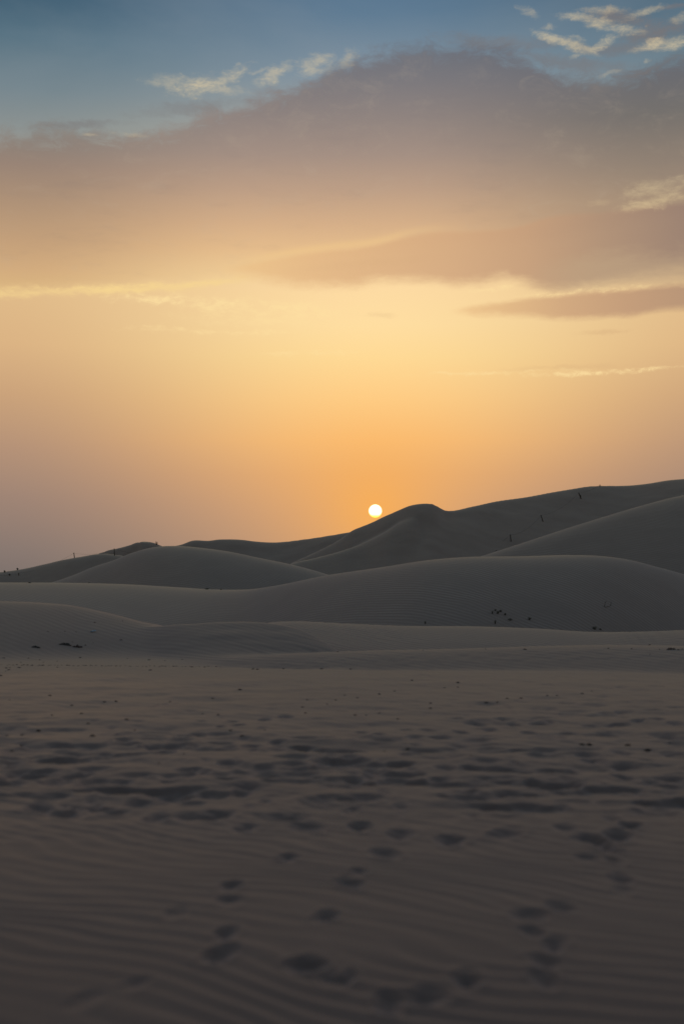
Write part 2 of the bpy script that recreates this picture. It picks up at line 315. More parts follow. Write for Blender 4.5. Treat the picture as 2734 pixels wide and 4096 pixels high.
Z1 = [(60,512,100),(170,490,120),(330,478,180),(400,500,150),(570,493,150),(660,470,120),(690,437,60),(760,465,80),(900,437,80),(1010,425,150),(1035,455,90),(1160,438,80),(1270,420,60),(1420,410,150),(1390,447,90),(1510,490,110),
 (100,550,150),(210,552,120),(420,547,150),(640,570,150),(770,575,110),(860,550,120),(1060,520,100),(1190,543,140),(1360,525,150),(1050,592,150),(1310,605,200),(40,612,150),(450,600,120),(250,600,120),(560,605,130),(210,665,250),
 (550,647,140),(790,665,220),(980,660,150),(1480,692,200),(300,750,250),(520,742,120),(720,770,100),(900,760,200),(1300,768,240),(1000,755,120),(1215,320,50),(1090,350,60),(1010,355,40),(840,395,50),(910,385,60),(1070,330,50),(1310,312,50),(30,580,100),(640,700,110),(180,720,130),(1100,655,100),(930,562,80),(350,575,100),(1130,620,90)]
Z2 = [(530,320,100),(640,325,80),(610,338,100),(740,322,70),(850,325,80),(930,313,90),(900,340,90),(790,343,60),(1030,290,110),(1200,288,70),(1290,285,80),(1285,307,70),(1430,280,90),(1530,265,110),(1440,322,60),(1270,340,80),(1355,327,60),
 (90,388,80),(170,392,60),(300,368,60),(420,370,150),(190,415,180),(330,402,70),(450,402,90),(480,500,180),(650,512,150),(710,545,150),(920,478,150),(950,545,110),(270,525,110),(140,552,110),(270,600,200),(440,592,120),(70,603,100),
 (980,608,250),(570,680,230),(780,662,150),(80,687,220),(1170,510,140),(1290,527,150),(1270,468,90),(1510,475,150),(1510,583,120),(1300,590,100),(850,383,60),(1040,380,110),(1210,382,80),(755,123,80),(1000,122,110),(950,160,40),(860,148,80),
 (1160,130,90),(1290,127,80),(1350,185,110),(1200,175,70),(1510,130,50),(1140,345,70),(545,378,60),(680,360,60),(1530,340,70),(1400,600,90),(30,495,80),(1500,395,110),(1120,478,80),(590,545,90),(480,545,90),(380,120,70),(1440,168,60),(1520,188,60)]
for x, y, w in Z1: PRINTS.append((x * .8718, 2600 + y * .8718, w * .8718, .95))
for x, y, w in Z2: PRINTS.append((1367 + x * .8718, 2600 + y * .8718, w * .8718, .95 if y > 240 else .6))
pr = random.Random(3)
for i in range(150):   # small scuffs between them
    v = 2730 + 560 * pr.random() ** 1.1; PRINTS.append((pr.uniform(-150, 2880), v, pr.uniform(20, 70), pr.uniform(.2, .5)))
PRINT_W = []
for u, v, w, wt in PRINTS:
    a, t = pix(u, v); r = -EYE / t
    x, y = r * math.sin(a), r * math.cos(a)
    hw = max(.05, 0.5 * w * r / FPX)
    near = r < 9.5
    hl = (pr.uniform(.13, .17) if near else pr.uniform(.14, .24)) * (.6 + .4 * min(1, w / 90))
    PRINT_W.append((x, y, hw * (.80 if near else .95), hl * (.85 if near else 1.0), pr.uniform(-.25, .25), (.024 if near else .040) * wt))

def flat_detail(x, y, r):
    """ripples and prints of the sand flat"""
    z = np.zeros_like(x)
    wx = fbm(x * .5, y * .5, 5, 3) * .33 + vnoise(x * 1.7, y * 1.7, 9) * .05
    ka = math.radians(36)
    lam = .18
    ph = (x * math.sin(ka) - .045 * x * x + y * math.cos(ka) + wx) / lam
    f = ph - np.floor(ph)
    prof = np.where(f < .68, f / .68, (1 - f) / .32)
    prof = prof * prof * (3 - 2 * prof) - .5
    amp = .0062 * (0.65 + .5 * vnoise(x * .7, y * .7, 21)) * (1 - sstep(9.5, 17, r) * .86) * (1 - sstep(24, 34, r))
    # fade the ripples in scuffed patches
    z += prof * amp
    z += .006 * fbm(x * 4, y * 4, 33, 3) * sstep(7, 13, r)
    # trampled belts crossing the flat
    belt = sstep(10.0, 11.5, y) * (1 - sstep(15.5, 18.5, y + x * .35)) * .9 + .6 * sstep(16, 18, y + .9 * x) * (1 - sstep(23, 26, y + .2 * x)) * sstep(0.5, 3.0, x)
    tr = np.maximum(0, fbm(x * 2.1, y * 2.8, 150, 3) - .10)
    z -= .055 * belt * tr * sstep(-.25, .25, vnoise(x * .35, y * .6, 160) + .15)
    z += .020 * fbm(x * .9, y * 1.1, 44, 3) * sstep(8, 14, r) * (1 - sstep(26, 34, r))
    return z

def add_prints(x, y, z):
    for (px, py, hw, hl, rot, dep) in PRINT_W:
        R = max(hw, hl) * 2.4
        m = (np.abs(x - px) < R) & (np.abs(y - py) < R)
        if not m.any(): continue
        dx = x[m] - px; dy = y[m] - py
        c, s = math.cos(rot), math.sin(rot)
        a = (dx * c + dy * s) / hw; b = (-dx * s + dy * c) / hl
        q = np.maximum(0, np.sqrt(a * a + b * b) + .32 * vnoise(x[m] * 6, y[m] * 6, 71) + .14 * vnoise(x[m] * 15, y[m] * 15, 72))
        z[m] += -dep * np.exp(-(q / .85) ** 2.2) + dep * .13 * np.exp(-((q - 1.5) / .4) ** 2)
    return z

EDGE_TH = np.array([pix(u, v)[0] for u, v in ((-600, 2655), (0, 2660), (900, 2674), (1500, 2684), (1850, 2687), (2400, 2694), (2734, 2700), (3300, 2706))])
EDGE_R = np.array([-EYE / pix(u, v)[1] for u, v in ((-600, 2655), (0, 2660), (900, 2674), (1500, 2684), (1850, 2687), (2400, 2694), (2734, 2700), (3300, 2706))])
T20 = math.radians(21.0); T34 = math.radians(54.0)

def smax(a, b, k):
    h = np.maximum(k - np.abs(a - b), 0.0)
    return np.maximum(a, b) + h * h / (4 * k)

def terrain(th, r, detail=True):
    """height and owner index at azimuth th, distance r (flat numpy arrays)"""
    x = r * np.sin(th); y = r * np.cos(th)
    inside = 1 - sstep(T20, T34, np.abs(th))
    # the flat: it rises very gently from the camera's feet, and ends in a low lip
    Re = np.interp(th, EDGE_TH, EDGE_R)
    lip = sstep(pix(650, 2600)[0], pix(1250, 2600)[0], th)
    z = .03 * fbm(x * .12, y * .12, 60, 2) * sstep(12, 40, r)
    z = z - .55 * lip * sstep(0, 3.2, r - Re) * inside - 1.2 * sstep(40, 90, r) * inside
    # open dune country beyond the picture's sides and behind
    wide = 5.0 * (fbm(x / 70, y / 45, 80, 3) + .2) * sstep(30, 140, r) + 9.0 * np.maximum(0, fbm(x / 260, y / 180, 90, 2)) * sstep(120, 500, r)
    z = z + wide * (1 - inside) - 3 * sstep(480, 700, r) * inside
    # tall unseen crescent dune behind the camera, added to shade the near sand
    ab = sstep(math.radians(48), math.radians(100), np.abs(th))
    hb = 20.0 * ab; rc = 7.0 + hb / .62 + 1.5
    back = np.where(r < rc, .62 * (np.sqrt((r - 7.0) ** 2 + 1.0) + (r - 7.0)) * .5, hb + .3 - .20 * (r - rc))
    back = np.minimum(back, hb)
    z = np.where(ab > 0, np.maximum(z, np.where(back > 0, back, z) * (ab > .001)), z)
    own = np.zeros(th.shape, np.int16)
    for i, d in enumerate(DUNES):
        name, sf0, sb, w, amp, _, (tk, tt, RR, SF), _ = d
        R = pchip(tk, RR, th); t = pchip(tk, tt, th); sf = np.interp(th, tk, SF)
        t = t + (np.interp(th, THS, d[7]) - t) * sstep(0, 14 * w ** .5, R - r) * .9
        zc = EYE + R * t
        dd = R - r
        hyp = np.sqrt(dd * dd + w * w) - w
        front = dd > 0
        sl = np.where(front, sf, sb)
        zi = zc - sl * hyp
        zi = zi + amp * fbm(x / (w * 6), y / (w * 4), 100 + i * 7, 2) * sstep(1.0, 5.0, np.abs(dd) / w)
        zi = zi - 45 * (1 - inside)
        k = np.maximum(.0035 * r, .02)
        if i < 4: k = np.full_like(r, .22 if i != 1 else .12)
        own = np.where(zi > z, i + 1, own)
        z = smax(z, zi, k)
    if detail:
        m = (r < 36) & (np.abs(th) < math.radians(30))
        zz = np.zeros_like(z); zz[m] = flat_detail(x[m], y[m], r[m])
        zz[m] = add_prints(x[m], y[m], zz[m])
        z = z + zz * (1 - sstep(math.radians(24), math.radians(30), np.abs(th)))
        # broad wind ripples on the near ridges
        m = (r > 34) & (r < 56) & (np.abs(th) < math.radians(24))
        xx, yy = x[m], y[m]
        ph = (xx * .75 + yy * .66 + .5 * fbm(xx * .3, yy * .3, 130, 2)) / .42
        f = ph - np.floor(ph); prof = np.where(f < .7, f / .7, (1 - f) / .3)
        z[m] += .014 * (prof - .5) * sstep(34, 38, r[m]) * sstep(-.1, .5, vnoise(xx * .16, yy * .16, 140) + .2)
    return z, own

def hit(u, v, rmin=3.0, rmax=460.0):
    """where the ray through a photo pixel meets the sand"""
    a, t = pix(u, v)
    r = np.exp(np.linspace(math.log(rmin), math.log(rmax), 2600))
    z, _ = terrain(np.full_like(r, a), r)
    k = np.nonzero(z >= EYE + r * t)[0]
    if len(k) == 0:   # grazes a crest: take the closest approach
        j = int(np.argmin((EYE + r * t - z) / r))
    else:
        j = int(k[0]); r = np.linspace(r[max(j - 1, 0)], r[j], 24)
        z, _ = terrain(np.full_like(r, a), r); j = int(np.nonzero(z >= EYE + r * t)[0][0])
    return Vector((r[j] * math.sin(a), r[j] * math.cos(a), z[j])), r[j]

def ground_z(x, y):
    z, _ = terrain(np.array([math.atan2(x, y)]), np.array([math.hypot(x, y)])); return float(z[0])

# ------------------------------------------------------------------ materials
def new_mat(name):
    m = bpy.data.materials.new(name); m.use_nodes = True
    return m, G(m.node_tree), m.node_tree.nodes['Principled BSDF']

def sand_material():
    m, s, b = new_mat('sand')
    co = s.n('ShaderNodeTexCoord').outputs['Object']
    n1 = s.noise(co, .35, 4, .6); n2 = s.noise(co, 3.0, 5, .6); n3 = s.noise(co, 90.0, 3, .7)
    c = s.mix(s.mr(n1, .3, .7), (.300, .212, .182), (.340, .242, .208))
    c = s.mix(s.m('MULTIPLY', s.mr(n2, .35, .75), .35), c, (.372, .258, .219))
    c = s.mix(s.m('MULTIPLY', s.mr(n3, .3, .7), .35), c, (.228, .158, .139))
    s.put(b.inputs['Base Color'], c)
    b.inputs['Roughness'].default_value = .55
    b.inputs['Specular IOR Level'].default_value = .0
    b.inputs['Sheen Weight'].default_value = .66; b.inputs['Sheen Roughness'].default_value = .33; b.inputs['Sheen Tint'].default_value = (1.0, .90, .91, 1.0)   # dusty grains brighten at grazing view
    # fine wind ripples
    wv = s.n('ShaderNodeTexWave'); wv.wave_type = 'BANDS'; wv.bands_direction = 'X'; wv.wave_profile = 'SIN'
    mp = s.n('ShaderNodeMapping'); s.put(mp.inputs[0], co); mp.inputs[2].default_value = (0, 0, math.radians(-42))
    s.put(wv.inputs['Vector'], mp.outputs[0])
    wv.inputs['Scale'].default_value = .95; wv.inputs['Distortion'].default_value = 3.5; wv.inputs['Detail'].default_value = 2.0; wv.inputs['Detail Scale'].default_value = .6
    hh = s.m('ADD', s.m('MULTIPLY', wv.outputs['Fac'], s.mr(n1, .3, .65, .15, .9)), s.m('MULTIPLY', n3, .06))
    geo = s.n('ShaderNodeNewGeometry')
    dist = s.vm('LENGTH', geo.outputs['Position'])
    bp = s.n('ShaderNodeBump'); bp.inputs['Distance'].default_value = .012
    s.put(bp.inputs['Strength'], s.mr(dist, 30.0, 60.0, .35, .8))
    s.put(bp.inputs['Height'], hh); s.put(b.inputs['Normal'], bp.outputs[0])
    return m
SAND = sand_material()

def plain(name, col, rough=.8, var=.35, scale=20.0, bump=.0):
    m, s, b = new_mat(name)
    co = s.n('ShaderNodeTexCoord').outputs['Object']
    n = s.noise(co, scale, 4, .65)
    s.put(b.inputs['Base Color'], s.mix(s.mr(n, .3, .7), tuple(x * (1 - var) for x in col), tuple(min(1, x * (1 + var)) for x in col)))
    b.inputs['Roughness'].default_value = rough
    if bump:
        bp = s.n('ShaderNodeBump'); bp.inputs['Distance'].default_value = bump; s.put(bp.inputs['Height'], n); s.put(b.inputs['Normal'], bp.outputs[0])
    return m
M_STONE = plain('dark_stone', (.085, .068, .058), .85, .4, 40, .004)
M_RED = plain('reddish_stone', (.085, .050, .042), .85, .4, 40, .004)
M_WOOD = plain('weathered_wood', (.075, .052, .042), .85, .4, 14, .003)
M_WIRE = plain('rusty_wire', (.05, .035, .03), .6, .3, 30)
M_TWIG = plain('dry_twig', (.11, .088, .062), .9, .3, 30)
M_LEAF = plain('grey_green_leaf', (.12, .115, .08), .8, .3, 25)
M_PLASTIC = plain('pale_blue_plastic', (.42, .58, .72), .35, .12, 18)

# ------------------------------------------------------------------ the sand
cen = np.radians(np.linspace(-16.0, 16.0, 861))
side = np.radians(16.0 + (180.0 - 16.0) * (np.linspace(0, 1, 72)[1:] ** 1.7))
TH = np.concatenate([-side[::-1], cen, side])          # -180 .. 180 (seam closes on itself)
vr = np.arange(EYE * FPX / 4.6, EYE * FPX / 34.0, -3.1)
RR = np.concatenate([np.exp(np.linspace(math.log(.02), math.log(4.5), 44)), EYE * FPX / vr,
                     np.exp(np.linspace(math.log(34.1), math.log(470), 560)), np.exp(np.linspace(math.log(480), math.log(9000), 42))])
RR = np.unique(RR)
NR, NC = len(RR), len(TH)
rg, tg = np.meshgrid(RR, TH, indexing='ij')
Z, OWN = terrain(tg.ravel(), rg.ravel())
co = np.empty((NR * NC + 1, 3)); co[:-1, 0] = (rg * np.sin(tg)).ravel(); co[:-1, 1] = (rg * np.cos(tg)).ravel(); co[:-1, 2] = Z
co[-1] = (0, 0, float(Z[:NC].mean()))
gx = co[:-1].reshape(NR, NC, 3)
dr = np.gradient(gx, axis=0); dt = np.gradient(gx, axis=1)
nrm = np.cross(dt, dr); nrm /= np.linalg.norm(nrm, axis=2, keepdims=True) + 1e-12
nrm = np.where(nrm[..., 2:3] < 0, -nrm, nrm).reshape(-1, 3)
nrm = np.vstack([nrm, [[0, 0, 1]]])
ii, jj = np.meshgrid(np.arange(NR - 1), np.arange(NC - 1), indexing='ij')
v00 = (ii * NC + jj).ravel(); quads = np.stack([v00, v00 + 1, v00 + NC + 1, v00 + NC], 1)
fown = OWN[v00]

def mesh_from(name, faces, mat, parent=None):
    used, inv = np.unique(faces.ravel(), return_inverse=True)
    me = bpy.data.meshes.new(name)
    me.vertices.add(len(used)); me.vertices.foreach_set('co', co[used].astype(np.float32).ravel())
    k = faces.shape[1]
    me.loops.add(faces.size); me.loops.foreach_set('vertex_index', inv.astype(np.int32).ravel())
    me.polygons.add(len(faces)); me.polygons.foreach_set('loop_start', np.arange(0, faces.size, k, dtype=np.int32))
    me.polygons.foreach_set('loop_total', np.full(len(faces), k, dtype=np.int32))
    me.polygons.foreach_set('use_smooth', np.ones(len(faces), dtype=bool))
    me.update(calc_edges=True)
    me.normals_split_custom_set_from_vertices(nrm[used].astype(np.float32))
    me.materials.append(mat)
    o = bpy.data.objects.new(name, me); COL.objects.link(o)
    o['kind'] = 'structure'
    return o

flat_faces = quads[fown == 0]
sand_flat = mesh_from('sand_flat', flat_faces, SAND)
DUNE_LABELS = ['low smooth ridge just behind the far edge of the sand flat', 'short dune with a lit crest curving down to the right', 'long low ridge under the dark broad dune',
 'gently sloping dune at the left edge behind the flat', 'broad dark dune across the middle of the picture', 'dune rising to the right edge below the fenced slope', 'rounded dark dune left of the sun',
 'spur running down from the peak beside the sun', 'highest dune, peaked beside the sun and rising to the right with a fence', 'shoulder dune on the left skyline with fence posts',
 'flat topped ridge on the skyline left of the sun', 'small distant peak on the left skyline']
for i in range(len(DUNES)):
    f = quads[fown == i + 1]
    if len(f):
        o = mesh_from('dune', f, SAND); o['label'] = DUNE_LABELS[i]

# ------------------------------------------------------------------ small builders
def tag(o, label, cat, group=None):
    o['label'] = label; o['category'] = cat
    if group: o['group'] = group
    return o
def link(name, verts, faces, mat, parent=None, smooth=True):
    me = bpy.data.meshes.new(name); me.from_pydata([tuple(v) for v in verts], [], faces)
    me.materials.append(mat); me.update()
    if smooth: me.polygons.foreach_set('use_smooth', [True] * len(me.polygons))
    o = bpy.data.objects.new(name, me); COL.objects.link(o)
    if parent: o.parent = parent
    return o
def empty(name, loc):
    o = bpy.data.objects.new(name, None); COL.objects.link(o); o.location = loc; o.empty_display_size = .1
    return o
def tube(pts, rads, n=6, cap=True):
    """tapered tube through points"""
    V, F = [], []
    for i, p in enumerate(pts):
        d = (pts[min(i + 1, len(pts) - 1)] - pts[max(i - 1, 0)]).normalized()
        a = d.orthogonal().normalized() if abs(d.z) < .95 else d.cross(Vector((0, 1, 0))).normalized()
        if abs(d.z) < .95: a = d.cross(Vector((0, 0, 1))).normalized()
        b = d.cross(a)
        for k in range(n):
            t = 2 * math.pi * k / n; V.append(p + (a * math.cos(t) + b * math.sin(t)) * rads[i])
    for i in range(len(pts) - 1):
        for k in range(n):
            F.append((i * n + k, i * n + (k + 1) % n, (i + 1) * n + (k + 1) % n, (i + 1) * n + k))
    if cap:
        F.append(tuple(range(n))[::-1]); F.append(tuple((len(pts) - 1) * n + k for k in range(n)))
    return V, F
def join(parts):
    V, F = [], []
    for v, f in parts:
        o = len(V); V += v; F += [tuple(i + o for i in q) for q in f]
    return V, F
def lump(sx, sy, sz, seed, n=10, m=6, jag=.28):
    """an irregular stone, flattened below"""
    r = random.Random(seed); V, F = [], []
    ph = [r.uniform(0, 6.28) for _ in range(6)]
    for j in range(m + 1):
        la = math.pi * (j / m - .5)
        for i in range(n):
            lo = 2 * math.pi * i / n
            k = 1 + jag * (math.sin(2 * lo + ph[0]) * .4 + math.sin(3 * lo + ph[1] + 2 * la) * .5 + math.sin(5 * lo + 3 * la + ph[2]) * .3) * math.cos(la) + jag * .5 * r.uniform(-1, 1) * math.cos(la)
            zz = math.sin(la) * sz
            if zz < 0: zz *= .45
            V.append(Vector((math.cos(la) * math.cos(lo) * sx * k, math.cos(la) * math.sin(lo) * sy * k, zz * (.8 + .4 * r.random()))))
    for j in range(m):
        for i in range(n):
            F.append((j * n + i, j * n + (i + 1) % n, (j + 1) * n + (i + 1) % n, (j + 1) * n + i))
    F.append(tuple(range(n))[::-1]); F.append(tuple(m * n + i for i in range(n)))
    return V, F

# ------------------------------------------------------------------ stones
STONE_MESH = []
for k in range(6):
    V, F = lump(1.0, .8, .62, 50 + k)
    me = bpy.data.meshes.new('stone'); me.from_pydata([tuple(v) for v in V], [], F); me.polygons.foreach_set('use_smooth', [True] * len(F)); me.update()
    STONE_MESH.append(me)
for me in STONE_MESH: me.materials.append(M_STONE)
STONE_RED = [me.copy() for me in STONE_MESH]
for me in STONE_RED: me.materials.clear(); me.materials.append(M_RED)
def stone(u, v, wpx, label, group=None, red=False, hk=1.0, cat='stone'):
    p, r = hit(u, v)
    s = .5 * wpx * r / FPX
    o = bpy.data.objects.new('stone', (STONE_RED if red else STONE_MESH)[rnd.randrange(6)]); COL.objects.link(o)
    o.scale = (s, s * rnd.uniform(.8, 1.1), s * hk); o.rotation_euler = (0, 0, rnd.uniform(0, 6.28))
    o.location = p + Vector((0, 0, s * hk * .12))
    tag(o, label, cat, group)
    return o
S1 = lambda x, y: (x * .8718, 2600 + y * .8718)
S2 = lambda x, y: (1367 + x * .8718, 2600 + y * .8718)
ORD = ['first', 'second', 'third', 'fourth', 'fifth', 'sixth', 'seventh', 'eighth', 'ninth', 'tenth', 'eleventh', 'twelfth', 'thirteenth', 'fourteenth', 'fifteenth', 'sixteenth', 'seventeenth', 'eighteenth', 'nineteenth']
TENS = ['', '', 'twenty', 'thirty', 'forty', 'fifty', 'sixty']
def nth(i):
    i += 1
    if i < 20: return ORD[i - 1]
    return TENS[i // 10][:-1] + 'ieth' if i % 10 == 0 else TENS[i // 10] + '-' + ORD[i % 10 - 1]
GF = 'small dark stones scattered over the sand flat'
named = [
 (*S1(1100,183),15,'small dark stone alone on bare flat sand below the lit crest line',True),
 (*S2(40,90),13,'reddish dark stone on the far edge of the flat near the middle',True),
 (*S2(320,140),11,'reddish stone on the flat just short of the right low ridge',True),
 (*S2(1100,436),22,'left one of the two dark stones lying side by side at right',False),
 (*S2(1132,437),26,'right one of the two dark stones lying side by side at right',False),
 (*S2(1310,439),24,'round dark stone between the stone pair and the right edge',True),
 (*S2(1402,463),30,'largest dark stone on the right of the flat, nearest the right edge',False),
 (*S1(533,237),15,'darkest stone on the left half of the flat, below the debris row',False),
 (*S1(178,373),24,'elongated dark stone near the left edge of the flat',False),
 (*S1(425,396),22,'dark stone above the first trampled tracks on the left',False),
]
for u, v, w, lab, red in named: stone(u, v, w, lab, None, red, .75)
loose = [S1(*p) for p in ((975,223),(780,238),(480,240),(580,320),(618,370),(405,338),(103,391),(33,393),(98,440),(55,465),(45,230),(375,292),(1058,370),(1110,395),(1000,298),(930,293),(1407,230),(1540,230),(1387,262),(1400,290),(1500,250),(1215,368),(843,475),(730,520),(240,300),(230,210),(330,255),(690,93),(1180,90),(1160,88),(1300,87),(1475,88),(5,118))] + \
        [S2(*p) for p in ((170,203),(70,220),(12,208),(405,268),(255,317),(170,290),(805,525),(590,485),(1145,190),(1100,200),(710,240),(757,223),(1500,430),(820,222),(660,242),(940,210),(985,210),(240,190),(470,175),(530,172),(405,245),(300,455),(195,465),(110,300),(60,300),(530,150))]
bands = ((0, 2690, 'on the far edge of the flat'), (2690, 2790, 'on the far part of the flat'), (2790, 2860, 'in the upper middle of the flat'), (2860, 2940, 'in the middle of the flat'), (2940, 4096, 'among the trampled tracks'))
for v0, v1, where in bands:
    row = sorted(p for p in loose if v0 <= p[1] < v1)
    for i, (u, v) in enumerate(row):
        stone(u, v, rnd.uniform(9, 17), '%s small stone from the left %s' % (nth(i), where), GF, rnd.random() < .25, .6)
# the thin row of droppings along the foot of the left dune
GR = 'row of dark crumbs along the foot of the left dune'
for i in range(58):
    u = 10 + i * 15.2 + rnd.uniform(-6, 6); v = 2660 + (u / 880) * 8 + rnd.uniform(-1.5, 1.5)
    stone(u, v, rnd.uniform(5, 13), '%s crumb from the left in the thin dark row along the left dune foot' % nth(i), GR, rnd.random() < .3, .45, 'crumb').name = 'crumb'
GC = 'small dark crumbs strewn above and below the row at left'
strewn = ((16,2632,12),(115,2633,8),(321,2631,12),(160,2640,8),(25,2673,14),(40,2671,10),(36,2680,14),(22,2686,8),(77,2671,14),(5,2703,10),(85,2649,9),(175,2649,7),(230,2645,7),(230,2670,9),(510,2634,8),(596,2640,14),(660,2643,8),(730,2638,8),(602,2681,12),(380,2490,10),(490,2484,6),(342,2581,9),(374,2570,6),(485,2560,12),(290,2568,7),(192,2526,8),(260,2526,6),(305,2528,6),(1350,2607,12),(1690,2601,9))
for test, where in ((lambda u, v: u < 1000 and v < 2600, 'small crumb from the left on the slope of the left dune'), (lambda u, v: u < 1000 and 2600 <= v < 2660, 'small crumb from the left just above the dark row'),
                    (lambda u, v: u < 1000 and v >= 2660, 'small crumb from the left just below the dark row'), (lambda u, v: u > 1000, 'crumb from the left on the crest of the low ridge')):
    for i, (u, v, w) in enumerate(sorted(q for q in strewn if test(q[0], q[1]))):
        stone(u, v, w, '%s %s' % (nth(i), where), GC, rnd.random() < .2, .5, 'crumb').name = 'crumb'
for u, v, w, lab, red in ((2710,2599,12,'dark stone between the reddish heap and the right edge',False),(2726,2597,9,'dark stone at the right edge beside the reddish heap',False),
    (2635,2598,7,'tiny dark stone left of the reddish heap on the low ridge',False),(2596,2580,10,'bluish dark stone on the crest of the low ridge at right',False),(2597,2616,6,'tiny dark stone on the low ridge face below the bluish stone',False),
    (1850+.5638*440,2350+.5638*440,14,'flat dark stone on the low ridge crest right of the middle',True),(1850+.5638*160,2350+.5638*437,7,'dark stone on the low ridge crest under the shrubs',False),
    (1850+.5638*1030,2350+.5638*432,9,'dark stone on the low ridge below the bent twig',False),(1850+.5638*1195,2350+.5638*436,10,'dark stone halfway between the bent twig and the reddish heap',False)):
    stone(u, v, w, lab, None, red, .6)

# low dark clumps on the left dune and the reddish heap on the right: each a heap of slabs
def clump(u, v, wpx, hpx, label, mat, seed, cat='rock'):
    p, r = hit(u, v); s = r / FPX
    root = empty('rock_clump', p); rr = random.Random(seed)
    n = 5
    for k in range(n):
        f = (k + .5) / n - .5
        V, F = lump(wpx * s * rr.uniform(.16, .24), wpx * s * rr.uniform(.12, .2), hpx * s * rr.uniform(.45, .9) * (1 - abs(f)), seed * 11 + k, 12, 6)
        off = Vector((f * wpx * s * .8, rr.uniform(-.12, .12) * wpx * s, 0))
        off.z = ground_z(p.x + off.x, p.y + off.y) - p.z
        link('rock', [q + off for q in V], F, mat, root)
    tag(root, label, cat)
clump(145, 2590, 34, 9, 'low dark rock clump nearest the left edge on the left dune', M_STONE, 1)
clump(262, 2579, 46, 11, 'longest and darkest rock clump on the left dune', M_STONE, 2)
clump(310, 2589, 40, 11, 'reddish brown rock clump right of the darkest one on the left dune', M_RED, 3)
clump(2680, 2598, 34, 9, 'heap of reddish dark rocks on the low ridge at the right edge', M_RED, 4)

# scrap of plastic blown onto the left dune
p, r = hit(373, 2528); s = r / FPX; V, F = [], []; rr = random.Random(4); NX, NY = 9, 6
for j in range(NY):
    for i in range(NX):
        a = (i / (NX - 1) - .5); b = (j / (NY - 1) - .5)
        V.append(Vector((a * 20 * s + b * .04, b * .16 + rr.uniform(-.012, .012), .012 + .035 * (1 - 4 * a * a) * (.5 + b) + rr.uniform(0, .022) + a * .02)))
F = [(j * NX + i, j * NX + i + 1, (j + 1) * NX + i + 1, (j + 1) * NX + i) for j in range(NY - 1) for i in range(NX - 1)]
bag = link('plastic_scrap', V, F, M_PLASTIC); bag.location = p
sm = bag.modifiers.new('thickness', 'SOLIDIFY'); sm.thickness = .004
tag(bag, 'crumpled scrap of pale blue plastic on the left dune', 'litter')

# ------------------------------------------------------------------ plants
def tuft(u, v, wpx, hpx, label, group=None, seed=0, nb=26, name='desert_shrub', cat='shrub', leaves=True, lean=0.0):
    p, r = hit(u, v); s = r / FPX; rr = random.Random(seed + int(u))
    root = empty(name, p - Vector((0, 0, .01))); W = .5 * wpx * s; Hh = hpx * s
    th = max(.0035, .35 * s)
    parts = []; tips = []
    for k in range(nb):
        an = rr.uniform(0, 6.283); sp = rr.random() ** .6
        tip = Vector((math.cos(an) * W * sp + lean * Hh, math.sin(an) * W * sp, Hh * (1 - .55 * sp * sp) * rr.uniform(.6, 1.05)))
        b0 = Vector((math.cos(an) * W * .15, math.sin(an) * W * .15, -.01))
        mid = b0.lerp(tip, .5) + Vector((rr.uniform(-.1, .1) * W, rr.uniform(-.1, .1) * W, Hh * .12))
        parts.append(tube([b0, mid, tip], [th, th * .75, th * .35], 4)); tips += [(mid, tip)]
        if rr.random() < .6:
            t2 = mid + (tip - mid).normalized() * Hh * .3 + Vector((rr.uniform(-.3, .3) * W, rr.uniform(-.3, .3) * W, Hh * .1))
            parts.append(tube([mid, t2], [th * .7, th * .3], 4)); tips.append((mid, t2))
    V, F = join(parts); link('branches', V, F, M_TWIG, root)
    if leaves:
        V, F = [], []; L = max(.012, 1.3 * s)
        for a, b in tips:
            for q in range(7):
                c = a.lerp(b, rr.uniform(.25, 1.0)) + Vector((rr.uniform(-1, 1), rr.uniform(-1, 1), rr.uniform(-1, 1))) * L * .6
                d = Vector((rr.uniform(-1, 1), rr.uniform(-1, 1), rr.uniform(-.3, 1))).normalized(); e = d.orthogonal().normalized() * L * .3
                o = len(V); V += [c - d * L * .5, c + e, c + d * L * .5, c - e]; F.append((o, o + 1, o + 2, o + 3))
        link('foliage', V, F, M_LEAF, root, False)
    tag(root, label, cat, group)
GS = 'low shrubs at the foot of the broad dark dune'
for u, v, w, h, lab in ((1968,2455,9,13,'leftmost narrow shrub of the cluster on the broad dark dune'),(1979,2444,10,9,'small shrub at the top left of the cluster on the dark dune'),
    (1989,2456,15,15,'darkest shrub of the cluster on the broad dark dune'),(2000,2448,13,11,'topmost right shrub of the cluster on the dark dune'),(2018,2461,11,11,'shrub standing right of the darkest shrub of the cluster'),
    (2039,2482,22,12,'wide low shrub below and right of the cluster'),(1979,2496,9,18,'narrow upright shrub below the cluster, close to the ridge'),(2116,2480,22,14,'faint wide shrub farthest right of the cluster'),
    (2376,2518,22,16,'low shrub by itself just above the long ridge at right'),(2398,2519,16,7,'flat little shrub touching the lone one at right'),(1700,2496,8,13,'small upright shrub by itself at the dark dune foot near the middle')):
    tuft(u, v, w, h, lab, GS, 11, 30)
GK = 'wispy shrubs on the skyline and crests'
